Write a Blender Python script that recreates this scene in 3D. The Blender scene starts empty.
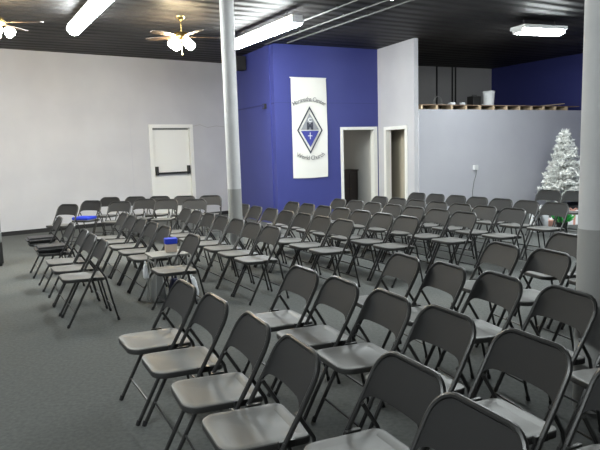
import bpy, bmesh, math, random
from mathutils import Vector, Matrix
random.seed(7)
S = bpy.context.scene
COL = S.collection
PI = math.pi
R = math.radians

# ------------------------------------------------------------------ materials
def mat(name, color, rough=0.6, metal=0.0, spec=0.5, noise=None, bump=None, coat=0.0):
    m = bpy.data.materials.new(name); m.use_nodes = True
    nt = m.node_tree; b = nt.nodes['Principled BSDF']
    b.inputs['Base Color'].default_value = (*color, 1)
    b.inputs['Roughness'].default_value = rough
    b.inputs['Metallic'].default_value = metal
    b.inputs['Specular IOR Level'].default_value = spec
    if coat: b.inputs['Coat Weight'].default_value = coat
    if noise or bump:
        tc = nt.nodes.new('ShaderNodeTexCoord')
    if noise:                                   # (scale, detail, second colour, low, high)
        sc, det, c2, lo, hi = noise
        n = nt.nodes.new('ShaderNodeTexNoise'); n.inputs['Scale'].default_value = sc; n.inputs['Detail'].default_value = det
        nt.links.new(tc.outputs['Object'], n.inputs['Vector'])
        r = nt.nodes.new('ShaderNodeValToRGB')
        r.color_ramp.elements[0].position = lo; r.color_ramp.elements[0].color = (*color, 1)
        r.color_ramp.elements[1].position = hi; r.color_ramp.elements[1].color = (*c2, 1)
        nt.links.new(n.outputs['Fac'], r.inputs['Fac'])
        nt.links.new(r.outputs['Color'], b.inputs['Base Color'])
    if bump:                                    # (scale, strength, distance)
        n = nt.nodes.new('ShaderNodeTexNoise'); n.inputs['Scale'].default_value = bump[0]; n.inputs['Detail'].default_value = 4
        nt.links.new(tc.outputs['Object'], n.inputs['Vector'])
        bp = nt.nodes.new('ShaderNodeBump'); bp.inputs['Strength'].default_value = bump[1]; bp.inputs['Distance'].default_value = bump[2]
        nt.links.new(n.outputs['Fac'], bp.inputs['Height']); nt.links.new(bp.outputs['Normal'], b.inputs['Normal'])
    return m

def emit(name, color, strength):
    m = bpy.data.materials.new(name); m.use_nodes = True
    b = m.node_tree.nodes['Principled BSDF']
    b.inputs['Base Color'].default_value = (.8, .8, .8, 1)
    b.inputs['Emission Color'].default_value = (*color, 1)
    b.inputs['Emission Strength'].default_value = strength
    return m

M = dict(
    wall=mat('grey_wall_paint', (.52, .52, .55), .7, noise=(1.3, 3, (.57, .57, .595), .35, .7), bump=(60, .12, .004)),
    lowwall=mat('cool_grey_wall_paint', (.50, .50, .55), .75, noise=(.9, 3, (.55, .55, .595), .35, .7)),
    farwall=mat('far_grey_wall_paint', (.36, .35, .345), .8, noise=(.8, 3, (.41, .40, .39), .35, .7)),
    blue=mat('royal_blue_paint', (.040, .050, .230), .55, noise=(1.1, 3, (.046, .056, .25), .35, .7), bump=(45, .15, .004)),
    navy=mat('dark_blue_paint', (.03, .036, .17), .65),
    tan=mat('tan_wall_paint', (.50, .46, .37), .7),
    inner=mat('inner_room_paint', (.58, .57, .54), .75),
    carpet=mat('dark_grey_carpet', (.088, .092, .089), .95, spec=.12, noise=(38, 8, (.124, .128, .124), .3, .72), bump=(420, .5, .006)),
    ceil=mat('dark_roof_deck', (.013, .012, .012), .6, spec=.3, noise=(.75, 6, (.052, .047, .045), .42, .75), bump=(9, .35, .03)),
    black=mat('black_rubber', (.012, .012, .013), .6),
    white=mat('white_gloss_paint', (.83, .83, .80), .4),
    frame=mat('shaded_taupe_tube', (.020, .020, .0195), .36, spec=.5),  # same paint as the seat, shade on the tubes put into the colour
    panel=mat('shaded_taupe_back', (.0165, .0165, .0168), .55, spec=.2),  # same chair paint, darkened for backs turned away from the lamps
    seat=mat('lit_taupe_seat', (.118, .117, .112), .46, spec=.42, noise=(5, 3, (.132, .131, .125), .35, .7)),  # same chair paint, kept lighter for light falling from above
    flange=mat('shaded_taupe_edge', (.022, .022, .021), .5),  # same chair paint, seat sides darkened in colour for shade
    column=mat('grey_column_paint', (.56, .56, .565), .6, noise=(6, 3, (.60, .60, .60), .35, .7)),
    colband=mat('column_dark_band_paint', (.33, .33, .32), .7),
    conduit=mat('painted_conduit', (.10, .10, .098), .6),
    darksteel=mat('dark_steel', (.03, .03, .03), .5, metal=.3),
    beam=mat('grey_roof_beam', (.075, .08, .08), .6),
    wood=mat('raw_joist_wood', (.62, .46, .30), .8, noise=(9, 4, (.72, .56, .38), .3, .7)),
    ply=mat('brown_plywood', (.20, .13, .09), .85, noise=(6, 5, (.34, .24, .16), .35, .7)),
    brass=mat('brass', (.55, .40, .16), .25, metal=1.0),
    blade=mat('fan_blade_brown', (.05, .032, .02), .45),
    cabinet=mat('dark_brown_wood', (.022, .014, .012), .5),
    banner=mat('banner_cloth', (.80, .80, .77), .8, bump=(3.0, .35, .03)),
    ink=mat('banner_ink_dark', (.045, .05, .075), .8),
    inkgrey=mat('banner_ink_grey', (.30, .31, .34), .8),
    inktext=mat('banner_ink_text', (.26, .26, .27), .8),
    inkblue=mat('banner_ink_blue', (.05, .06, .32), .8),
    treew=mat('white_tinsel', (.90, .91, .89), .4, noise=(14, 3, (.80, .82, .79), .4, .7)),
    trunk=mat('tree_pole', (.35, .35, .33), .6),
    bluecloth=mat('bright_blue_cloth', (.02, .05, .55), .8),
    blackpad=mat('black_vinyl', (.014, .014, .016), .5),
    bag=mat('dark_navy_bag', (.012, .014, .045), .8),
    greybag=mat('grey_cloth', (.20, .205, .20), .9),
    paper=mat('white_paper', (.80, .82, .85), .7),
    carton=mat('pale_carton', (.62, .50, .40), .7),
    red=mat('faded_red_wrap', (.58, .30, .24), .6),
    green=mat('green_leaf', (.03, .36, .07), .5),
    table=mat('table_grey', (.25, .25, .235), .5),
    greybox=mat('grey_laminate', (.22, .23, .225), .6),
    plastic=mat('white_plastic', (.75, .76, .77), .45),
)
M['tube_glow'] = emit('fluorescent_glow', (.93, 1.0, 1.0), 26)
M['bulb_glow'] = emit('warm_bulb_glow', (1.0, .80, .50), 60)

nt = M['ceil'].node_tree; bs = nt.nodes['Principled BSDF']
tc = nt.nodes.new('ShaderNodeTexCoord'); mp = nt.nodes.new('ShaderNodeMapping'); mp.inputs['Rotation'].default_value = (0, 0, R(60))
wv = nt.nodes.new('ShaderNodeTexWave'); wv.inputs['Scale'].default_value = 1.1; wv.inputs['Distortion'].default_value = .6
nt.links.new(tc.outputs['Object'], mp.inputs['Vector']); nt.links.new(mp.outputs['Vector'], wv.inputs['Vector'])
b2 = nt.nodes.new('ShaderNodeBump'); b2.inputs['Strength'].default_value = .6; b2.inputs['Distance'].default_value = .04
old = bs.inputs['Normal'].links[0].from_socket
nt.links.new(wv.outputs['Fac'], b2.inputs['Height']); nt.links.new(old, b2.inputs['Normal']); nt.links.new(b2.outputs['Normal'], bs.inputs['Normal'])
M['added_dome_glow'] = emit('added_lamp_glow', (1.0, .95, .86), 5)  # glow for the lamp added in the small room

# ------------------------------------------------------------------ helpers
def fin(bm, name, m, parent=None, smooth=False, loc=None, rz=None, sharp=None):
    bmesh.ops.recalc_face_normals(bm, faces=bm.faces)
    me = bpy.data.meshes.new(name); bm.to_mesh(me); bm.free()
    ms = m if isinstance(m, (list, tuple)) else [m]
    for x in ms: me.materials.append(x)
    if smooth:
        for p in me.polygons: p.use_smooth = True
        me.set_sharp_from_angle(angle=sharp if sharp else R(40))
    o = bpy.data.objects.new(name, me); COL.objects.link(o)
    if parent: o.parent = parent
    if loc is not None: o.location = loc
    if rz is not None: o.rotation_euler = (0, 0, rz)
    return o

def tag(o, label=None, cat=None, group=None, kind=None):
    if label: o['label'] = label
    if cat: o['category'] = cat
    if group: o['group'] = group
    if kind: o['kind'] = kind
    return o

def thing(name, label, cat, loc=(0, 0, 0), rz=0, group=None):
    o = bpy.data.objects.new(name, None); COL.objects.link(o)
    o.empty_display_size = .1; o.location = loc; o.rotation_euler = (0, 0, rz)
    return tag(o, label, cat, group)

def box(bm, x0, x1, y0, y1, z0, z1, mi=0, bev=0.0):
    vs = [bm.verts.new((x, y, z)) for x in (x0, x1) for y in (y0, y1) for z in (z0, z1)]
    fs = []
    for q in ((0, 1, 3, 2), (4, 6, 7, 5), (0, 4, 5, 1), (2, 3, 7, 6), (0, 2, 6, 4), (1, 5, 7, 3)):
        f = bm.faces.new([vs[i] for i in q]); f.material_index = mi; fs.append(f)
    if bev:
        es = list({e for f in fs for e in f.edges})
        r = bmesh.ops.bevel(bm, geom=es, offset=bev, segments=2, affect='EDGES', profile=.5)
        for f in r['faces']: f.material_index = mi
    return vs

def tube(bm, pts, r, n=8, mi=0, caps=True):
    pts = [Vector(p) for p in pts]; rings = []
    up = None
    for i, p in enumerate(pts):
        t = (pts[min(i+1, len(pts)-1)] - pts[max(i-1, 0)]).normalized()
        if up is None:
            ref = Vector((0, 0, 1)) if abs(t.z) < .9 else Vector((1, 0, 0))
            u = t.cross(ref).normalized()
        else:
            u = (up - t*up.dot(t)).normalized()
        up = u; v = t.cross(u)
        rr = r[i] if isinstance(r, (list, tuple)) else r
        rings.append([bm.verts.new(p + (u*math.cos(a)+v*math.sin(a))*rr) for a in [2*PI*k/n for k in range(n)]])
    for i in range(len(rings)-1):
        for k in range(n):
            f = bm.faces.new((rings[i][k], rings[i][(k+1) % n], rings[i+1][(k+1) % n], rings[i+1][k])); f.material_index = mi
    if caps:
        for rg in (rings[0], rings[-1]):
            f = bm.faces.new(rg); f.material_index = mi
    return bm

def lathe(bm, prof, n=20, c=(0, 0, 0), mi=0):
    rings = []
    for (r, z) in prof:
        rings.append([bm.verts.new((c[0]+r*math.cos(2*PI*k/n), c[1]+r*math.sin(2*PI*k/n), c[2]+z)) for k in range(n)])
    for i in range(len(rings)-1):
        for k in range(n):
            f = bm.faces.new((rings[i][k], rings[i][(k+1) % n], rings[i+1][(k+1) % n], rings[i+1][k])); f.material_index = mi
    for rg in (rings[0], rings[-1]):
        f = bm.faces.new(rg); f.material_index = mi
    return bm

def B(): return bmesh.new()

def boxobj(name, m, dims, parent=None, bev=0.0, loc=None, rz=None):
    bm = B(); box(bm, *dims, bev=bev); return fin(bm, name, m, parent, loc=loc, rz=rz)

def struct(o):
    o['kind'] = 'structure'; return o

class Wall:
    """a vertical wall: local x runs along it, local y into it (away from the room), z up"""
    def __init__(s, p0, p1, flip=False):
        s.p0 = Vector((p0[0], p0[1], 0)); d = Vector((p1[0]-p0[0], p1[1]-p0[1], 0)); s.L = d.length
        s.rz = math.atan2(d.y, d.x); s.sg = -1 if flip else 1
    def at(s, x, y, z):
        c, n = math.cos(s.rz), math.sin(s.rz); y *= s.sg
        return (s.p0.x+c*x-n*y, s.p0.y+n*x+c*y, z)
    def slab(s, bm, x0, x1, z0, z1, y0=0.0, y1=.12, bev=0.0, mi=0):
        a, b = sorted((y0*s.sg, y1*s.sg)); return box(bm, x0, x1, a, b, z0, z1, mi, bev)
    def put(s, bm, name, m, parent=None, smooth=False):
        o = fin(bm, name, m, parent, smooth)
        if parent is None: o.location = s.p0; o.rotation_euler = (0, 0, s.rz)
        return o

H = 3.7
# ------------------------------------------------------------------ the setting
bm = B(); box(bm, -14, 16, -9, 24, -.1, 0); struct(fin(bm, 'floor', M['carpet']))
bm = B(); box(bm, -14, 16, -9, 24, H, H+.15); struct(fin(bm, 'ceiling', M['ceil']))

# long light grey wall at the back left, with the exit door
WL = Wall((-5.787, 12.105), (-2.271, 14.64))
bm = B(); D0, D1, DH = 3.005, 3.995, 2.17
WL.slab(bm, -8, D0, 0, H); WL.slab(bm, D1, 8.9, 0, H); WL.slab(bm, D0, D1, DH, H)
struct(WL.put(bm, 'wall_left', M['wall']))
bm = B(); WL.slab(bm, -8, D0-.06, 0, .085, -.014, -.0005); WL.slab(bm, D1+.06, 6.8, 0, .085, -.014, -.0005)
struct(WL.put(bm, 'baseboard_left', M['black']))
bm = B(); WL.slab(bm, 2.52, 2.53, .09, H, -.003, -.0005); struct(WL.put(bm, 'trim_1', M['lowwall']))
bm = B()
pts = [(4.06, 2.18), (4.25, 2.22), (4.45, 2.15), (4.7, 2.19), (4.95, 2.16), (5.15, 2.2)]
for p, q in zip(pts, pts[1:]):
    vs = [bm.verts.new(v) for v in ((p[0], -.002, p[1]-.006), (q[0], -.002, q[1]-.006), (q[0], -.002, q[1]+.006), (p[0], -.002, p[1]+.006),
                                    (p[0], -.0005, p[1]-.006), (q[0], -.0005, q[1]-.006), (q[0], -.0005, q[1]+.006), (p[0], -.0005, p[1]+.006))]
    for f in ((0, 1, 2, 3), (4, 7, 6, 5), (0, 4, 5, 1), (1, 5, 6, 2), (2, 6, 7, 3), (3, 7, 4, 0)): bm.faces.new([vs[i] for i in f])
struct(WL.put(bm, 'trim_2', M['farwall']))
# exit door with panic bar
d = B(); WL.slab(d, D0+.035, D1-.035, .01, DH-.03, .05, .095, bev=.004)
door = struct(WL.put(d, 'door_1', M['white']))
f = B(); WL.slab(f, D0-.055, D0+.03, 0, DH+.055, -.02, .119); WL.slab(f, D1-.03, D1+.055, 0, DH+.055, -.02, .119); WL.slab(f, D0+.03, D1-.03, DH-.025, DH+.055, -.02, .119)
WL.put(f, 'door_frame', M['white'], door)
f = B(); tube(f, [(D0+.10, -.03, 1.10), (D1-.10, -.03, 1.10)], .022, 10); WL.put(f, 'panic_bar', M['darksteel'], door, True)
for x in (D0+.07, D1-.12):
    f = B(); WL.slab(f, x, x+.05, 1.06, 1.26, -.05, .049, bev=.006); WL.put(f, 'bar_mount', M['darksteel'], door)
f = B(); WL.slab(f, D0+.10, D1-.10, 1.03, 1.07, .035, .049); WL.put(f, 'bar_plate', M['plastic'], door)
f = B(); WL.slab(f, D0+.05, D1-.05, DH-.07, DH-.032, .03, .049); WL.put(f, 'weather_strip', M['greybox'], door)

# blue block: front face with a doorway, and the face that runs back to the long wall
BF = Wall((-.445, 12.42), (1.818, 13.58))
bm = B(); X0, X1, XH = 1.60, 2.43, 1.965
BF.slab(bm, 0, X0, 0, H); BF.slab(bm, X1, 2.543, 0, H); BF.slab(bm, X0, X1, XH, H)
struct(BF.put(bm, 'wall_front', M['blue']))
BL = Wall((-.445, 12.42), (-1.765, 15.06), flip=True)
bm = B(); BL.slab(bm, .0, 2.93, 0, H); struct(BL.put(bm, 'wall_block_left', M['blue']))
bm = B(); BL.slab(bm, .02, 2.9, 2.50, 2.53, -.012, -.0005); struct(BL.put(bm, 'trim_3', M['navy']))
bm = B(); BF.slab(bm, .0, 2.53, 2.522, 2.530, -.004, -.0005); struct(BF.put(bm, 'trim_4', M['navy']))
bm = B(); BL.slab(bm, .16, .42, 0, H, -.03, -.0005); struct(BL.put(bm, 'trim_5', M['blue']))
bm = B(); BF.slab(bm, 0, X0-.06, 0, .09, -.014, -.0005); struct(BF.put(bm, 'baseboard_front', M['black']))
f = B()
BF.slab(f, X0-.055, X0+.012, 0, XH+.05, -.02, .13); BF.slab(f, X1-.012, X1+.075, 0, XH+.05, -.02, .13); BF.slab(f, X0+.012, X1-.012, XH-.012, XH+.05, -.02, .13)
struct(BF.put(f, 'trim_6', M['white']))

# tall grey wing wall coming towards the camera, with the second doorway
PN = Wall((1.818, 13.58), (2.379, 12.286))
bm = B(); Y0, Y1, YH = .345, 1.095, 1.935
LN = 1.41
PN.slab(bm, .0, Y0, 0, H, .0, .1); PN.slab(bm, Y1, LN, 0, H, .0, .1); PN.slab(bm, Y0, Y1, YH, H, .0, .1)
struct(PN.put(bm, 'wall_wing', M['wall']))
f = B()
PN.slab(f, Y0-.085, Y0+.012, 0, YH+.06, -.02, .11); PN.slab(f, Y1-.012, Y1+.07, 0, YH+.06, -.02, .11); PN.slab(f, Y0+.012, Y1-.012, YH-.012, YH+.06, -.02, .11)
struct(PN.put(f, 'trim_7', M['white']))

# low grey partition with the open loft above it
LW = Wall((2.47, 12.30), (6.92, 14.735))
LL = LW.L
bm = B(); LW.slab(bm, 0, LL, 0, 2.30, 0, .11); struct(LW.put(bm, 'wall_partition', M['lowwall']))
bm = B(); LW.slab(bm, 0, LL-.01, 0, .09, -.014, -.0005); struct(LW.put(bm, 'baseboard_partition', M['black']))
# loft: joists on the wall head and a plywood deck
for k in range(12):
    x = .10 + k*.405
    j = B(); box(j, -.02, .02, .014, 2.6, 2.301, 2.385)
    o = fin(j, 'loft_joist', M['wood']); o.location = LW.at(x, 0, 0); o.rotation_euler = (0, 0, PN.rz+PI/2); struct(o)
bm = B(); dv = Vector((math.cos(PN.rz+PI), math.sin(PN.rz+PI), 0)); vs = []
for z in (2.386, 2.402):
    for x, e in ((.03, .03), (LL-.05, .03), (LL-.05, 2.6), (.03, 2.6)): vs.append(bm.verts.new(Vector(LW.at(x, 0, z))+dv*e))
for q in ((0, 1, 2, 3), (4, 7, 6, 5), (0, 4, 5, 1), (1, 5, 6, 2), (2, 6, 7, 3), (3, 7, 4, 0)): bm.faces.new([vs[i] for i in q])
struct(fin(bm, 'floor_loft', M['ply']))
bm = B(); LW.slab(bm, .12, LL-.02, 2.302, 2.384, .36, .38); struct(LW.put(bm, 'trim_8', M['ply']))

# far walls over the loft
GR = Wall((2.1, 15.96), (5.67, 17.699))
bm = B(); GR.slab(bm, 0, GR.L, 0, H); struct(GR.put(bm, 'wall_far', M['farwall']))
for x, w in ((1.955, .035), (2.50, .03), (2.615, .03)):
    bm = B(); GR.slab(bm, x, x+w, 0, H, -.03, -.0005); struct(GR.put(bm, 'trim_9', M['darksteel']))
RW = Wall((5.67, 17.699), (13.1, 3.8))
bm = B(); RW.slab(bm, 0, RW.L, 0, H); struct(RW.put(bm, 'wall_right', M['navy']))
# the rest of the hall, outside the picture
p = WL.at(-7.9, 0, 0)
W1 = Wall((p[0], p[1]), (-2.1, -4.97), flip=True); bm = B(); W1.slab(bm, 0, W1.L, 0, H); struct(W1.put(bm, 'wall_stage', M['wall']))
W2 = Wall((-2.1, -4.97), (13.1, 3.8), flip=True); bm = B(); W2.slab(bm, 0, W2.L, 0, H); struct(W2.put(bm, 'wall_behind', M['wall']))

# small room behind the blue doorway
bm = B(); BF.slab(bm, .9, 2.60, 2.38, 2.45, .125, 3.0); struct(BF.put(bm, 'ceiling_small_room', M['inner']))
bm = B(); BF.slab(bm, 2.50, 2.58, 0, 2.38, .135, 3.0); struct(BF.put(bm, 'wall_small_room_right', M['inner']))
bm = B(); BF.slab(bm, .9, 2.5, 0, 2.38, 2.9, 2.98); struct(BF.put(bm, 'wall_small_room_back', M['inner']))
bm = B(); BF.slab(bm, .92, .99, 0, 2.38, .125, 2.89); struct(BF.put(bm, 'wall_small_room_left', M['inner']))
# tan wall a step inside the second doorway
bm = B(); PN.slab(bm, -1.2, 1.2, 0, 2.25, .42, .50); struct(PN.put(bm, 'wall_closet', M['tan']))

# dark cabinet in the small room
cb = thing('cabinet', 'dark brown wooden cabinet standing inside the doorway of the blue wall', 'cabinet', BF.at(1.96, .75, 0), BF.rz)
bm = B(); box(bm, 0, .50, 0, .45, .06, 1.02, bev=.006); fin(bm, 'body', M['cabinet'], cb)
bm = B(); box(bm, -.02, .52, -.02, .46, 1.021, 1.05, bev=.006); fin(bm, 'top', M['cabinet'], cb)
for x in (.015, .255):
    bm = B(); box(bm, x, x+.23, -.018, -.001, .10, .98, bev=.004); dd = fin(bm, 'door', M['cabinet'], cb)
    bm = B(); lathe(bm, [(.004, 0), (.012, .004), (.012, .016), (.004, .02)], 10, (x+(.2 if x < .1 else .03), -.032, .6)); fin(bm, 'knob', M['brass'], dd, True)
bm = B(); box(bm, .02, .48, .02, .43, 0, .059); fin(bm, 'plinth', M['black'], cb)

# ------------------------------------------------------------------ columns
def column(x, y, label, g):
    c = thing('column', label, 'column', (x, y, 0), 0, None)
    bm = B(); lathe(bm, [(.09, 1.08), (.09, 3.50)], 28); fin(bm, 'upper_shaft', M['column'], c, True)
    bm = B(); lathe(bm, [(.0915, .0), (.0915, 1.08)], 28); fin(bm, 'lower_shaft', M['colband'], c, True)['label'] = 'darker grey painted lower shaft'
    bm = B(); box(bm, -.14, .14, -.14, .14, 3.501, 3.52); fin(bm, 'cap_plate', M['darksteel'], c)
    bm = B(); box(bm, -.07, .07, -.13, .13, 3.521, H-.001); fin(bm, 'head_block', M['darksteel'], c)
column(-.852, 7.9, 'round pale grey steel column left of the blue wall, darker below waist height', 1)
column(1.695, 3.40, 'round pale grey steel column cut off by the right edge of the photo', 1)

# ------------------------------------------------------------------ folding chair
CW = .210          # half distance between the side tubes
def tx(z):          # where the side tube is at height z
    zs = (0, .44, .55, .76); xs = (.185, -.052, -.118, -.235)
    for i in range(3):
        if z <= zs[i+1]:
            t = (z-zs[i])/(zs[i+1]-zs[i]); return xs[i]+t*(xs[i+1]-xs[i])
    return xs[-1]
ZT, RC, TR = .752, .095, .0115

def chair_meshes():
    m = {}
    # back frame: the bent tube from seat height over the top
    pts = []
    for z in (.44, .495, .55, .60, ZT-RC): pts.append((tx(z), -CW, z))
    for k in range(1, 7):
        a = k/6*PI/2; z = ZT-RC+RC*math.sin(a); pts.append((tx(z), -CW+RC-RC*math.cos(a), z))
    pts += [(x, -y, z) for x, y, z in reversed(pts)]
    bm = B(); tube(bm, pts, TR, 8); m['back_frame'] = fin(bm, 'back_frame', M['frame'], smooth=True)
    # backrest panel, dished between the tubes, with fillets running down them
    bm = B(); nu, nv = 18, 8; g = []
    yh = CW-.004
    for side in (0, 1):
        gg = []
        for i in range(nu+1):
            u = -1+2*i/nu; y = yh*math.sin(u*PI/2*.985)/math.sin(PI/2*.985); uu = abs(y)/yh
            e = abs(y)-(CW-RC)
            zt = ZT-.004 if e <= 0 else ZT-RC+math.sqrt(max(0, (RC-.003)**2-e*e))
            zb = .588 - .006*uu**2 - .042*uu**9
            cl = []
            for j in range(nv+1):
                z = zb+(zt-zb)*j/nv
                dish = .011*(1-uu**2)
                cl.append(bm.verts.new((tx(z)-dish+(.005 if side else -.003), y, z)))
            gg.append(cl)
        g.append(gg)
    for s in (0, 1):
        for i in range(nu):
            for j in range(nv): bm.faces.new((g[s][i][j], g[s][i+1][j], g[s][i+1][j+1], g[s][i][j+1]))
    for i in range(nu):
        for j in (0, nv): bm.faces.new((g[0][i][j], g[0][i+1][j], g[1][i+1][j], g[1][i][j]))
    for j in range(nv):
        for i in (0, nu): bm.faces.new((g[0][i][j], g[0][i][j+1], g[1][i][j+1], g[1][i][j]))
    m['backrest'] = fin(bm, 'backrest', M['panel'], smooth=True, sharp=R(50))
    # seat: rounded pan with a turned-down flange
    def outline(ins, hx0, hx1, hy):
        o = []
        for cx, cy, rr, a0 in ((hx1, hy, .075, 0), (hx0, hy, .045, 90), (hx0, -hy, .045, 180), (hx1, -hy, .075, 270)):
            sx = 1 if cx == hx1 else -1; sy = 1 if cy > 0 else -1
            px, py = cx-sx*rr, cy-sy*rr
            for k in range(6):
                a = R(a0+90*k/5); o.append((px+(rr-ins)*math.cos(a), py+(rr-ins)*math.sin(a)))
        return o
    bm = B(); loops = []
    zf = lambda x: .432+.035*(x+.19)
    for ins, dz in ((.004, -.034), (0, -.032), (0, -.006), (.003, -.0015), (.008, 0), (.030, 0), (.055, -.006)):
        loops.append([bm.verts.new((x, y, zf(x)+dz)) for x, y in outline(ins, -.190, .195, .180)])
    n = len(loops[0])
    for a, (la, lb) in enumerate(zip(loops, loops[1:])):
        for k in range(n):
            f = bm.faces.new((la[k], la[(k+1) % n], lb[(k+1) % n], lb[k])); f.material_index = 1 if a < 2 else 0
    bm.faces.new(loops[-1])
    under = [bm.verts.new((v.co.x*.96, v.co.y*.96, v.co.z+.024)) for v in loops[0]]
    for k in range(n):
        f = bm.faces.new((loops[0][k], loops[0][(k+1) % n], under[(k+1) % n], under[k])); f.material_index = 1
    f = bm.faces.new(under); f.material_index = 1
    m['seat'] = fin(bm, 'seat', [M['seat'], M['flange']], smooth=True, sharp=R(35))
    # legs, each a mesh of its own, with its rubber foot
    legs = []
    for s in (-1, 1):
        bm = B(); tube(bm, [(tx(z), s*CW, z) for z in (.018, .12, .25, .44)], TR, 8)
        l = fin(bm, 'leg', M['frame'], smooth=True)
        bm = B(); tube(bm, [(tx(0), s*CW, .0), (tx(.02), s*CW, .03)], .0135, 8); f = fin(bm, 'rubber_foot', M['black'], l, True)
        legs.append((l, f))
    for s in (-1, 1):
        bm = B(); tube(bm, [(-.275, s*.190, .018), (-.232, s*.190, .2), (-.182, s*.190, .43), (-.112, s*.190, .545)], .0095, 8)
        l = fin(bm, 'leg', M['frame'], smooth=True)
        bm = B(); tube(bm, [(-.279, s*.190, .0), (-.272, s*.190, .03)], .0125, 8); f = fin(bm, 'rubber_foot', M['black'], l, True)
        legs.append((l, f))
    m['legs'] = legs
    bm = B(); tube(bm, [(tx(.13), -CW+.008, .13), (tx(.13), CW-.008, .13)], .007, 6); m['front_stretcher'] = fin(bm, 'front_stretcher', M['frame'], smooth=True)
    bm = B(); tube(bm, [(-.252, -.183, .115), (-.252, .183, .115)], .007, 6); m['rear_stretcher'] = fin(bm, 'rear_stretcher', M['frame'], smooth=True)
    br = []
    for s in (-1, 1):
        bm = B(); a, b = sorted((s*.1805, s*.200)); box(bm, -.10, -.03, a, b, .412, .442, bev=.003); br.append(fin(bm, 'pivot_bracket', M['frame']))
    m['brackets'] = br
    return m

CH = chair_meshes()
proto_used = [False]
def chair(x, y, deg, label, group, name='folding_chair'):
    t = thing(name, label, 'chair', (x, y, 0), R(deg), group)
    singles = [CH['seat'], CH['backrest'], CH['back_frame'], CH['front_stretcher'], CH['rear_stretcher']] + CH['brackets']
    if not proto_used[0]:
        proto_used[0] = True
        for o in singles: o.parent = t
        for l, f in CH['legs']: l.parent = t
        return t
    for o in singles:
        c = o.copy(); COL.objects.link(c); c.parent = t
    for l, f in CH['legs']:
        c = l.copy(); COL.objects.link(c); c.parent = t
        e = f.copy(); COL.objects.link(e); e.parent = c
    return t

AX = (math.cos(R(30)), math.sin(R(30))); BX = (AX[1], -AX[0])
def ab(a, b): return (AX[0]*a+BX[0]*b, AX[1]*a+BX[1]*b)
ORD = ['first', 'second', 'third', 'fourth', 'fifth', 'sixth', 'seventh', 'eighth']
def lin(b0, b1, n=7): return [b0+(b1-b0)*i/(n-1) for i in range(n)]

chairs = {}
# far block: rows run from the blue wall side towards the aisle
far = [('front row', 1.00, [-8.6, -7.68, -6.90, -6.42, -5.93]),
       ('second row', 1.815, [-8.46, -8.0, -7.5, -7.03, -6.55, -5.67]),
       ('third row', 2.715, lin(-8.40, -5.67)),
       ('fourth row', 3.62, lin(-8.35, -5.63)),
       ('fifth row', 4.345, lin(-8.10, -5.39)),
       ('sixth row', 5.145, lin(-7.98, -5.27)),
       ('seventh row', 5.86, lin(-7.85, -5.14)),
       ('back row', 6.775, lin(-7.96, -5.21))]
rng = random.Random(3)
for rn, a, bs in far:
    n = len(bs)
    for i, b in enumerate(bs):
        k = n-1-i
        w = 'nearest the aisle' if k == 0 else ('%s from aisle end' % ORD[k])
        if i == 0 and n > 1: w = 'farthest from the aisle'
        da = rng.uniform(-.01, .01)
        x, y = ab(a+da, b)
        chairs[('far', rn, i)] = chair(x, y, 209+rng.uniform(-.8, .8), "grey folding chair %s, in the far block's %s" % (w, rn), 'folding chairs in rows of the far block')
# two more chairs beside the white tree
for (x, y, w) in ((4.11, 10.02, 'left one of two'), (4.40, 9.66, 'right one of two')):
    chair(x, y, 222, 'grey steel folding chair in front of the white tree, %s' % w, 'folding chairs by the white tree')
# near block: rows run from the aisle towards the camera
near = [('front row', [(-.928, 3.611, 209), (-.685, 3.222, 207), (-.433, 2.788, 204), (-.216, 2.386, 204), (.217, 2.109, 206), (.352, 1.690, 206)]),
        ('second row', [(-.171, 3.976, 208), (.061, 3.585, 205), (.301, 3.201, 204), (.532, 2.811, 205), (.783, 2.371, 204), (1.03, 1.93, 204)]),
        ('third row', [(.59, 4.377, 201), (.818, 3.99, 199), (1.052, 3.615, 199), (1.286, 3.185, 198), (1.53, 2.74, 199)]),
        ('fourth row', [(1.462, 4.778, 198), (1.698, 4.398, 198), (1.945, 3.96, 199)]),
        ('fifth row', [(2.185, 5.185, 199), (2.43, 4.76, 199)])]
for rn, ps in near:
    for i, (x, y, dg) in enumerate(ps):
        w = 'nearest the aisle' if i == 0 else '%s from aisle end' % ORD[i]
        chairs[('near', rn, i)] = nc = chair(x, y, dg, "grey folding chair %s, in the near block's %s" % (w, rn), 'folding chairs in rows of the near block')
        nc.scale = (1.0, 1.012, 1.0)
# two rows along the light grey wall
A76 = .235
F = [(-3.9, 10.12, 250), (-3.74, 10.80, 253), (-3.62, 11.48, 256), (-3.13, 11.47, 260), (-2.65, 11.38, 263), (-2.16, 11.28, 266), (-1.66, 11.19, 268)]
G = [(-3.12, 10.44, 258), (-2.78, 10.80, 260), (-2.35, 10.60, 263), (-1.82, 10.42, 266)]
fl = ['leftmost along the grey wall, near its baseboard', 'with a blue cloth on its seat, by the grey wall', 'third from left in the row along the grey wall',
      'left of the white exit door, in the wall row', 'in front of the exit door, in the wall row', 'right of the exit door, in the wall row', 'rightmost in the wall row, beside the pale column']
gl = ['leftmost', 'second from left', 'third from left', 'rightmost']
for i, (x, y, dg) in enumerate(F):
    chairs[('F', i)] = chair(x+A76*math.cos(R(dg)), y+A76*math.sin(R(dg)), dg, 'grey folding chair '+fl[i], 'folding chairs along the grey wall')
for i, (x, y, dg) in enumerate(G):
    chairs[('G', i)] = chair(x+A76*math.cos(R(dg)), y+A76*math.sin(R(dg)), dg, 'grey folding chair %s in the short row before the wall row' % gl[i], 'folding chairs in the short row')

def on_seat(key, dx, dy, z):
    t = chairs[key]; c, s = math.cos(t.rotation_euler.z), math.sin(t.rotation_euler.z)
    return (t.location.x+c*dx-s*dy, t.location.y+s*dx+c*dy, z), t.rotation_euler.z

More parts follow.
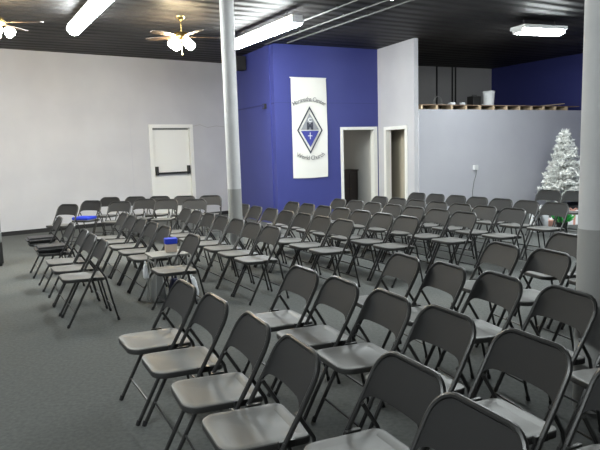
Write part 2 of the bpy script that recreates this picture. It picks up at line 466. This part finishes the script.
# black pads on the two farthest front-row chairs
for key, lb in ((('far', 'front row', 0), 'black padded cushion on the farthest front row chair of the far block'),
                (('far', 'front row', 1), 'black padded cushion on the second farthest front row chair of the far block')):
    loc, rz = on_seat(key, .0, 0, .4465)
    bm = B(); box(bm, -.15, .22, -.17, .17, 0, .07)
    bmesh.ops.bevel(bm, geom=list(bm.edges), offset=.028, segments=3, affect='EDGES')
    o = fin(bm, 'seat_cushion', M['blackpad'], smooth=True, sharp=R(60), loc=loc, rz=rz)
    tag(o, lb, 'cushion', 'black seat cushions')
# blue cloth
loc, rz = on_seat(('F', 1), .02, 0, .4472)
bm = B(); box(bm, -.13, .15, -.165, .165, 0, .05, bev=.015); o = fin(bm, 'folded_cloth', M['bluecloth'], smooth=True, loc=loc, rz=rz)
tag(o, 'bright blue folded cloth on a chair seat by the grey wall', 'cloth')

# ------------------------------------------------------------------ small table with bits and bags in the aisle gap
tx0, ty0 = ab(1.90, -6.13)
tb = thing('side_table', 'small low grey table between chairs in the second row of the far block', 'table', (tx0, ty0, 0), R(28))
bm = B(); box(bm, -.20, .20, -.17, .17, .505, .528, bev=.006); fin(bm, 'table_top', M['table'], tb)
for sx in (-1, 1):
    for sy in (-1, 1):
        bm = B(); tube(bm, [(sx*.19, sy*.155, 0), (sx*.165, sy*.14, .504)], .011, 8); fin(bm, 'leg', M['table'], tb, True)
bm = B(); tube(bm, [(-.168, -.142, .45), (-.168, .142, .45)], .008, 6); fin(bm, 'apron', M['table'], tb, True)
p = Vector((tx0, ty0, .529))
bx_ = thing('carton', 'small pale carton with a bright blue lid on the low grey table', 'box', (p.x+.03, p.y+.07, .529), R(20))
bm = B(); box(bm, -.06, .06, -.05, .05, 0, .085, bev=.004); fin(bm, 'body', M['carton'], bx_)
bm = B(); box(bm, -.065, .065, -.055, .055, .086, .145, bev=.008); fin(bm, 'lid', M['bluecloth'], bx_)['label'] = 'bright blue lid'
def sack(name, m, label, cat, loc, w, d, h, rz, seed, mouth=None):
    r_ = random.Random(seed); t = thing(name, label, cat, loc, rz)
    bm = B(); rings = []; n = 18
    for k, (zz, s) in enumerate(((0, .80), (.06, 1), (.3, 1.03), (.55, .92), (.8, .72), (.95, .55), (1, .46))):
        rings.append([bm.verts.new((w/2*s*math.copysign(abs(math.cos(a))**.7, math.cos(a))*r_.uniform(.93, 1.07), d/2*s*math.copysign(abs(math.sin(a))**.7, math.sin(a))*r_.uniform(.92, 1.08), h*zz+(r_.uniform(-.012, .012) if k > 1 else 0)))
                      for a in [2*PI*i/n for i in range(n)]])
    for a, b in zip(rings, rings[1:]):
        for i in range(n): bm.faces.new((a[i], a[(i+1) % n], b[(i+1) % n], b[i]))
    bm.faces.new(rings[0]); bm.faces.new(rings[-1]); fin(bm, 'body', m, t, True, sharp=R(80))
    bm = B(); tube(bm, [(-w*.16, 0, h*.95), (-w*.15, 0, h*1.12), (-w*.06, 0, h*1.22), (w*.06, 0, h*1.22), (w*.15, 0, h*1.12), (w*.16, 0, h*.95)], .008, 6); fin(bm, 'handle', m, t, True)
    return t
x, y = ab(1.80, -6.19); sack('shopping_bag', M['greybag'], 'limp grey bag standing under the low grey table', 'bag', (x, y, 0), .16, .12, .30, R(20), 1)
x, y = ab(1.96, -6.12); sack('handbag', M['bag'], 'dark navy bag on the floor under the back of the low table', 'bag', (x, y, 0), .14, .16, .24, R(25), 2)
x, y = ab(2.13, -6.07); sack('plastic_bag', M['paper'], 'white bag on the floor beside the dark navy bag', 'bag', (x, y, 0), .16, .14, .24, R(-60), 3)
c_, s_ = math.cos(R(28)), math.sin(R(28)); x, y = tx0-.222*c_-.06*s_, ty0-.222*s_+.06*c_; sack('paper_bag', M['paper'], 'small white bag hanging from the front edge of the grey table', 'bag', (x, y, .272), .10, .05, .145, R(118), 5)

# grey case at the left edge of the picture
x, y = -4.62, 8.70
t = thing('equipment_case', 'waist high grey case cut off by the left edge of the photo', 'case', (x, y, 0), R(30))
bm = B(); box(bm, -.2, .2, -.2, .2, .36, .75, bev=.008); fin(bm, 'upper_body', M['greybox'], t)
bm = B(); box(bm, -.2, .2, -.2, .2, .04, .355, bev=.008); fin(bm, 'lower_body', M['darksteel'], t)
bm = B(); box(bm, -.205, .205, -.205, .205, .751, .775, bev=.006); fin(bm, 'lid', M['greybox'], t)
for sx in (-1, 1):
    for sy in (-1, 1):
        bm = B(); lathe(bm, [(.02, 0), (.022, .039)], 10, (sx*.16, sy*.16, 0)); fin(bm, 'foot', M['black'], t, True)

# ------------------------------------------------------------------ lights
def strip_light(cx, cy, z, ang, L, W, label, D=.11, HW=.8):
    t = thing('strip_light', label, 'light', (cx, cy, z), ang)
    bm = B(); box(bm, -L/2, L/2, -W/2*HW, W/2*HW, .03, .09, bev=.006); fin(bm, 'housing', M['plastic'], t)
    bm = B(); n = 10; ring = []
    for s in (-1, 1):
        ring.append([bm.verts.new((s*(L/2-.03), W/2*math.cos(PI+PI*k/n), .029+D*math.sin(PI+PI*k/n))) for k in range(n+1)])
    for k in range(n): bm.faces.new((ring[0][k], ring[0][k+1], ring[1][k+1], ring[1][k]))
    bm.faces.new((ring[0][0], ring[1][0], ring[1][n], ring[0][n])); bm.faces.new(ring[0]); bm.faces.new(ring[1])
    fin(bm, 'lens', M['tube_glow'], t, True)
    for s in (-1, 1):
        bm = B(); a, b = sorted((s*(L/2-.028), s*(L/2+.004))); box(bm, a, b, -W/2*.85, W/2*.85, -.03, .028, bev=.004); fin(bm, 'end_cap', M['plastic'], t)
    for s in (-1, 1):
        bm = B(); tube(bm, [(s*L*.36, 0, .09), (s*L*.36, 0, H-z-.001)], .008, 6); fin(bm, 'hanger_rod', M['darksteel'], t)
BANG = math.atan2(BX[1], BX[0])
strip_light(-2.80, 8.50, 3.49, BANG, 2.40, .22, 'long fluorescent strip light at the top left, left of the lit fan')
strip_light(-.52, 10.30, 3.49, BANG, 2.30, .23, 'long fluorescent strip light beside the pale column, before the blue wall')
for a_, b_, lb in ((-1.2, -9.3, 'added fluorescent strip light over the open floor, out of view at left'),  # unseen fixtures added to brighten the walls and columns
                   (5.0, -5.0, 'added fluorescent strip light over the far block, above the view'),
                   (8.2, -4.4, 'added fluorescent strip light over the right side, out of view'),
                   (-1.3, -1.6, 'added fluorescent strip light over the open floor, above and behind the camera')):
    x, y = ab(a_, b_); strip_light(x, y, 3.49, BANG, 2.40, .22, lb)
strip_light(4.33, 10.92, 3.50, R(20), .94, .30, 'short bright fluorescent light at the top right over the low partition', .08, 1.25)

t = thing('added_dome_light', 'unseen dome lamp added on the ceiling of the room behind the blue wall', 'light', BF.at(1.35, 1.7, 2.379))  # unseen lamp added to lift the inner room's brightness
bm = B(); lathe(bm, [(.13, -.02), (.13, -.001)], 18); fin(bm, 'base', M['plastic'], t, True)
bm = B(); lathe(bm, [(.02, -.10), (.07, -.085), (.11, -.05), (.12, -.021)], 18); fin(bm, 'globe', M['added_dome_glow'], t, True)
def fan(x, y, rot, label):
    t = thing('ceiling_fan', label, 'fan', (x, y, 3.34), rot)
    bm = B(); tube(bm, [(0, 0, .12), (0, 0, H-3.34-.03)], .014, 8); fin(bm, 'rod', M['brass'], t, True)
    bm = B(); lathe(bm, [(.02, H-3.34-.07), (.065, H-3.34-.03), (.07, H-3.34-.001)], 16); fin(bm, 'canopy', M['brass'], t, True)
    bm = B(); lathe(bm, [(.03, .13), (.10, .11), (.125, .07), (.12, .03), (.06, .0), (.05, -.04), (.03, -.05)], 20); fin(bm, 'motor', M['brass'], t, True)
    for k in range(5):
        a = 2*PI*k/5
        bm = B(); n = 8
        prof = [(.13, .025), (.18, .03), (.24, .055), (.40, .066), (.55, .068), (.60, .06), (.62, .03)]
        up = []; lo = []
        for r_, w in prof:
            up.append([bm.verts.new((r_*math.cos(a)-s*w*math.sin(a), r_*math.sin(a)+s*w*math.cos(a), .055+s*w*.16)) for s in (-1, 1)])
            lo.append([bm.verts.new((r_*math.cos(a)-s*w*math.sin(a), r_*math.sin(a)+s*w*math.cos(a), .047+s*w*.16)) for s in (-1, 1)])
        for i in range(len(prof)-1):
            bm.faces.new((up[i][0], up[i+1][0], up[i+1][1], up[i][1])); bm.faces.new((lo[i][0], lo[i][1], lo[i+1][1], lo[i+1][0]))
            for s in (0, 1): bm.faces.new((up[i][s], lo[i][s], lo[i+1][s], up[i+1][s]))
        for i in (0, -1): bm.faces.new((up[i][0], up[i][1], lo[i][1], lo[i][0]))
        fin(bm, 'blade', M['blade'], t)
    for k in range(4):
        a = 2*PI*k/4+.4; c, s = math.cos(a), math.sin(a)
        bm = B(); tube(bm, [(.04*c, .04*s, -.03), (.09*c, .09*s, -.035), (.115*c, .115*s, -.02)], .009, 6); fin(bm, 'lamp_arm', M['brass'], t, True)
        bm = B(); lathe(bm, [(.012, .0), (.03, .015), (.055, .05), (.06, .085), (.045, .11), (.01, .12)], 14)
        for v in bm.verts: v.co = Matrix.Rotation(PI-.9, 4, 'Y') @ (v.co*1.18)
        for v in bm.verts: v.co = Matrix.Rotation(a, 4, 'Z') @ (v.co + Vector((.105, 0, -.02)))
        fin(bm, 'bulb', M['bulb_glow'], t, True)
    bm = B(); tube(bm, [(0, 0, -.05), (0, 0, -.20)], .003, 5); lathe(bm, [(.004, -.24), (.012, -.235), (.014, -.21), (.004, -.195)], 10); fin(bm, 'pull_chain', M['brass'], t, True)
fan(-1.789, 9.775, .35, 'lit ceiling fan with warm bulbs hanging between the two strip lights')
fan(-4.03, 8.37, .1, 'lit ceiling fan with warm bulbs, cut off at the top left edge')

# conduits and a beam under the roof
for a, b0, b1, lb in ((5.21, -10.2, -4.0, 'thin metal conduit along the dark ceiling, nearest of three above the strip light'),
                      (5.62, -10.9, -4.0, 'thin metal conduit along the dark ceiling, middle of three'),
                      (5.95, -10.6, -4.0, 'thin metal conduit along the dark ceiling, farthest of three')):
    p = ab(a, b0); q = ab(a, b1)
    t = thing('conduit', lb, 'pipe', (p[0], p[1], 3.655), 0)
    v = Vector((q[0]-p[0], q[1]-p[1], 0))
    bm = B(); tube(bm, [(0, 0, 0), v], .014, 8); fin(bm, 'pipe', M['conduit'], t, True)
    for k in range(1, 5):
        c = v*(k/5); bm = B(); tube(bm, [c-v.normalized()*.03, c+v.normalized()*.03], .019, 8); fin(bm, 'coupling', M['conduit'], t, True)
        bm = B(); box(bm, c.x-.02, c.x+.02, c.y-.02, c.y+.02, .0195, H-3.655-.0005); fin(bm, 'clamp', M['darksteel'], t)
#bw = Wall((2.60, 9.42), (7.2, 12.08)); bm = B(); box(bm, 0, bw.L, -.09, .09, 3.53, H-.001); struct(bw.put(bm, 'trim_10', M['beam']))

# black speaker high beside the column, and a little box on the blue side wall
p = BL.at(1.5, -.13, 3.50)
t = thing('loudspeaker', 'black loudspeaker mounted high on the blue side wall beside the column', 'speaker', p, BL.rz)
bm = B(); box(bm, -.11, .11, -.10, .10, -.15, .15, bev=.008); fin(bm, 'cabinet', M['black'], t)
bm = B(); box(bm, -.095, .095, .101, .108, -.13, .13); fin(bm, 'grille', M['darksteel'], t)
bm = B(); box(bm, -.03, .03, -.128, -.101, -.04, .04); fin(bm, 'bracket', M['darksteel'], t)
p = BL.at(.40, -.032, 2.48)
t = thing('junction_box', 'small dark box on the blue wall edge left of the banner', 'box', p, BL.rz)
bm = B(); box(bm, -.07, .07, .001, .05, -.05, .05, bev=.005); fin(bm, 'body', M['darksteel'], t)
bm = B(); box(bm, -.05, .05, .051, .055, -.035, .035); fin(bm, 'cover', M['navy'], t)

# white outlet with a cable on the partition
t = thing('wall_outlet', 'small white outlet box with hanging cable on the low partition', 'outlet', LW.at(1.56, -.001, 1.06), LW.rz)
bm = B(); box(bm, -.06, .06, -.05, 0, -.055, .055, bev=.008); fin(bm, 'plate', M['plastic'], t)
bm = B(); tube(bm, [(0.02, -.03, -.05), (.02, -.02, -.16), (-.03, -.012, -.3), (-.07, -.012, -.5), (-.09, -.012, -.75), (-.09, -.012, -1.05)], .008, 6); fin(bm, 'cable', M['greybox'], t, True)

# ------------------------------------------------------------------ banner on the blue wall
bn = thing('banner', 'tall white cloth banner with blue diamond emblem on the blue wall', 'banner', BF.at(.78, -.03, 0), BF.rz)
bm = B(); nx, nz = 14, 30; g = []
for yy in (0, .006):
    gg = []
    for i in range(nx+1):
        cl = []
        for j in range(nz+1):
            u, v = i/nx, j/nz
            w = .005*math.sin(u*9+v*4)+.004*math.sin(v*17+u*3)
            cl.append(bm.verts.new((-.415+.835*u+.008*math.sin(v*3), yy+w, .965+(3.03-.965)*v-.012*math.sin(u*PI)*(1-v))))
        gg.append(cl)
    g.append(gg)
for s in (0, 1):
    for i in range(nx):
        for j in range(nz): bm.faces.new((g[s][i][j], g[s][i+1][j], g[s][i+1][j+1], g[s][i][j+1]))
for i in range(nx):
    for j in (0, nz): bm.faces.new((g[0][i][j], g[0][i+1][j], g[1][i+1][j], g[1][i][j]))
for j in range(nz):
    for i in (0, nx): bm.faces.new((g[0][i][j], g[0][i][j+1], g[1][i][j+1], g[1][i][j]))
fin(bm, 'cloth', M['banner'], bn, True)
bm = B(); tube(bm, [(-.43, .012, 3.035), (.43, .012, 3.035)], .012, 8); fin(bm, 'hanging_rod', M['plastic'], bn, True)
def plate(name, polys, y, m):
    bm = B()
    for poly in polys:
        a = [bm.verts.new((x, y, z)) for x, z in poly]; b = [bm.verts.new((x, y+.002, z)) for x, z in poly]
        bm.faces.new(a); bm.faces.new(b[::-1]); n = len(poly)
        for i in range(n): bm.faces.new((a[i], a[(i+1) % n], b[(i+1) % n], b[i]))
    return fin(bm, name, m, bn)
cz = 1.955
def ring(hw, hh, w, wz):
    o = [(0, cz+hh), (hw, cz), (0, cz-hh), (-hw, cz)]; i = [(0, cz+hh-wz), (hw-w, cz), (0, cz-hh+wz), (-hw+w, cz)]
    return [[o[k], o[(k+1) % 4], i[(k+1) % 4], i[k]] for k in range(4)]
plate('emblem_outline', ring(.305, .495, .034, .055), -.0165, M['ink'])
hw, hh = .215, .355
plate('emblem_upper', [[(-hw, cz+.012), (hw, cz+.012), (0, cz+hh)]], -.0165, M['inkgrey'])
plate('emblem_lower', [[(-hw, cz-.012), (0, cz-hh), (hw, cz-.012)]], -.0165, M['inkblue'])
c = cz-.115
plate('emblem_cross', [[(-.008, c-.07), (.008, c-.07), (.008, c+.07), (-.008, c+.07)], [(-.05, c-.008), (-.009, c-.008), (-.009, c+.008), (-.05, c+.008)], [(.009, c-.008), (.05, c-.008), (.05, c+.008), (.009, c+.008)]], -.0195, M['paper'])
def letters(name, text, size, place, y, m, offset=0.0):
    """one mesh of extruded letters; place(k, n, x) gives the centre and tilt of each letter"""
    out = bmesh.new(); ws = []
    meshes = []
    for ch in text:
        cu = bpy.data.curves.new('tmp', 'FONT'); cu.body = ch; cu.size = size; cu.extrude = .001; cu.offset = offset
        cu.align_x = 'CENTER'
        ob = bpy.data.objects.new('tmp', cu)
        me = bpy.data.meshes.new_from_object(ob) if ch != ' ' else None
        w = (max(v.co.x for v in me.vertices)-min(v.co.x for v in me.vertices)+size*.09) if me and len(me.vertices) else size*.34
        ws.append(w); meshes.append(me)
        bpy.data.objects.remove(ob); bpy.data.curves.remove(cu)
    tot = sum(ws); x = -tot/2
    for w, me in zip(ws, meshes):
        xc = x+w/2; x += w
        if me is None: continue
        px, pz, an = place(xc, tot)
        mt = Matrix.Translation((px, y, pz)) @ Matrix.Rotation(-an, 4, 'Y') @ Matrix.Rotation(PI/2, 4, 'X')
        me.transform(mt); out.from_mesh(me); bpy.data.meshes.remove(me)
    return fin(out, name, m, bn)
def arc(wd, zc, sag):
    def f(xc, tot):
        u = xc/tot*2; px = u*wd/2
        return px, zc+sag*(1-u*u), math.atan(-sag*2*u/(wd/2))
    return f
letters('lettering_top', 'Maranatha Center', .125, arc(.74, 2.455, .105), -.0185, M['inktext'], .0012)
letters('lettering_bottom', 'World Church', .125, arc(.70, 1.43, -.095), -.0185, M['inktext'], .0012)
letters('monogram', 'M', .20, lambda x, t: (0, cz+.02, 0), -.0195, M['ink'], .010)
letters('monogram_initial', 'C', .12, lambda x, t: (0, cz+.175, 0), -.0195, M['paper'], .004)

# ------------------------------------------------------------------ white tinsel tree and gifts
TX, TY = 5.80, 13.1
tr = thing('christmas_tree', 'white tinsel christmas tree standing before the low partition', 'tree', (TX, TY, 0))
bm = B(); rr = random.Random(11)
def leaf(bm, p, d, ln, w):
    d = d.normalized(); s = d.cross(Vector((rr.uniform(-1, 1), rr.uniform(-1, 1), rr.uniform(-1, 1)))).normalized()
    a = bm.verts.new(p-s*w*.5); b = bm.verts.new(p+s*w*.5); c = bm.verts.new(p+d*ln+s*w*.12); e = bm.verts.new(p+d*ln-s*w*.12)
    bm.faces.new((a, b, c, e))
tiers = 15
for k in range(tiers):
    f = k/(tiers-1); z = .28+f*1.38; rad = .44*(1-f)**.95+.12
    nb = int(8+16*(1-f))
    for i in range(nb):
        a = 2*PI*(i+rr.random()*.6)/nb+k*.7; rl = rad*rr.uniform(.80, 1.06)
        dr = Vector((math.cos(a), math.sin(a), rr.uniform(-.05, .34))).normalized()
        base = Vector((0, 0, z+rr.uniform(-.04, .04)))
        tube(bm, [base, base+dr*rl], [.008, .003], 4)
        for j in range(int(16+rl*44)):
            t_ = rr.uniform(.22, 1.03); p = base+dr*rl*t_
            dd = (dr*.5+Vector((rr.uniform(-1, 1), rr.uniform(-1, 1), rr.uniform(-1, 1)))).normalized()
            leaf(bm, p, dd, rr.uniform(.05, .09), rr.uniform(.026, .045))
for j in range(60):
    leaf(bm, Vector((0, 0, 1.66+rr.random()*.1)), Vector((rr.uniform(-1, 1), rr.uniform(-1, 1), rr.uniform(-.2, 1))), .12, .03)
fin(bm, 'foliage', M['treew'], tr)
bm = B(); tube(bm, [(0, 0, .06), (0, 0, 1.68)], .02, 8); fin(bm, 'trunk', M['trunk'], tr, True)
for k in range(3):
    a = 2*PI*k/3+.3; bm = B(); tube(bm, [(0, 0, .10), (.15*math.cos(a), .15*math.sin(a), .06), (.28*math.cos(a), .28*math.sin(a), .011)], .011, 6); fin(bm, 'stand_leg', M['trunk'], tr, True)
def gift(x, y, w, d, h, rz, m, rm, label):
    t = thing('gift_box', label, 'gift', (x, y, 0), rz, 'gifts under the white tree')
    bm = B(); box(bm, -w/2, w/2, -d/2, d/2, 0, h, bev=.006); fin(bm, 'box', m, t)
    bm = B(); box(bm, -.02, .02, -d/2-.002, d/2+.002, 0.001, h+.002); fin(bm, 'ribbon', rm, t)
    bm = B()
    for s in (-1, 1):
        tube(bm, [(0, 0, h+.006), (s*.05, 0, h+.05), (s*.08, 0, h+.03), (s*.05, 0, h+.008), (0, 0, h+.006)], .008, 6)
    fin(bm, 'bow', rm, t, True)
gift(4.24, 10.52, .28, .16, .42, R(18), M['paper'], M['plastic'], 'white gift box behind the back row of chairs, left of the white tree')
gift(4.75, 11.25, .44, .30, .11, R(20), M['red'], M['paper'], 'faded red gift box before the white tree')
gift(5.20, 11.30, .26, .22, .26, R(-10), M['paper'], M['red'], 'white gift box just right of the faded red one')
pl = thing('potted_plant', 'small bright green plant in a dark pot before the white tree', 'plant', (4.74, 10.72, 0))
bm = B(); lathe(bm, [(.08, 0), (.10, .11), (.105, .12)], 16); fin(bm, 'pot', M['black'], pl, True)
bm = B()
for j in range(70):
    a = rr.uniform(0, 2*PI); p = Vector((.05*math.cos(a), .05*math.sin(a), .115)); d_ = Vector((math.cos(a)*rr.uniform(.2, 1.2), math.sin(a)*rr.uniform(.2, 1.2), rr.uniform(.4, 1.2)))
    q = p+d_.normalized()*rr.uniform(.02, .14); leaf(bm, q, d_, .09, .05)
    tube(bm, [p, q], .003, 4)
fin(bm, 'foliage', M['green'], pl)

# ------------------------------------------------------------------ odds and ends on the loft
zt = 2.403
t = thing('bucket', 'white plastic bucket on the loft above the low partition', 'bucket', LW.at(2.42, .45, zt))
bm = B(); lathe(bm, [(.115, 0), (.135, .31)], 24); fin(bm, 'body', M['plastic'], t, True)
bm = B(); lathe(bm, [(.143, .311), (.145, .335), (.13, .345)], 24); fin(bm, 'lid', M['plastic'], t, True)
t = thing('toolbox', 'dark box behind the white bucket on the loft', 'box', LW.at(2.2, .66, zt), LW.rz)
bm = B(); box(bm, -.14, .10, -.1, .1, 0, .24, bev=.01); fin(bm, 'body', M['darksteel'], t)
bm = B(); tube(bm, [(-.08, 0, .24), (-.08, 0, .27), (.05, 0, .27), (.05, 0, .24)], .008, 6); fin(bm, 'handle', M['black'], t, True)
bm = B(); tube(bm, [(11e-2*math.cos(a), .02*math.sin(a*2), .009+.10*(1+math.sin(a))*.9) for a in [2*PI*k/28 for k in range(29)]], .007, 6)
o = fin(bm, 'wire_coil', M['farwall'], smooth=True, loc=LW.at(.78, .30, zt), rz=LW.rz); tag(o, 'loop of pale wire standing at the left end of the loft', 'wire')
for x, w, lb in ((1.02, .13, 'white folded rag on the loft edge, left of two'), (1.32, .09, 'white folded rag on the loft edge, right of two')):
    bm = B(); box(bm, -w/2, w/2, -.06, .06, 0, .055, bev=.02); o = fin(bm, 'rag', M['paper'], smooth=True, loc=LW.at(x, .14, zt), rz=LW.rz); tag(o, lb, 'cloth', 'rags on the loft')
bm = B(); box(bm, -.42, .42, -.25, .25, -.009, .009)
for v in bm.verts: v.co = Matrix.Rotation(R(-4.2), 4, 'Y') @ v.co
o = fin(bm, 'plywood_sheet', M['wood'], loc=LW.at(4.35, .5, zt+.042), rz=LW.rz); tag(o, 'pale plywood sheet lying tilted on the right end of the loft', 'board')

# ------------------------------------------------------------------ world, camera, colour
w = bpy.data.worlds.new('World'); S.world = w; w.use_nodes = True
w.node_tree.nodes['Background'].inputs['Color'].default_value = (.02, .02, .022, 1)
cam = bpy.data.cameras.new('Camera'); co = bpy.data.objects.new('Camera', cam); COL.objects.link(co)
cam.sensor_width = 36; cam.lens = 597.877*36/600; cam.clip_start = .05; cam.clip_end = 100
pit, rol = 0.12755, 0.02939
cp, sp = math.cos(pit), math.sin(pit)
fw = Vector((0, cp, -sp)); rt = Vector((1, 0, 0)); dn = Vector((0, -sp, -cp))
r2 = rt*math.cos(rol)+dn*math.sin(rol); d2 = -rt*math.sin(rol)+dn*math.cos(rol)
mx = Matrix((r2, -d2, -fw)).transposed().to_4x4(); mx.translation = Vector((0, 0, 1.585))
co.matrix_world = mx
S.camera = co
S.view_settings.view_transform = 'Standard'; S.view_settings.look = 'None'; S.view_settings.gamma = 1
S.view_settings.use_curve_mapping = False
S.view_settings.exposure = 1.7
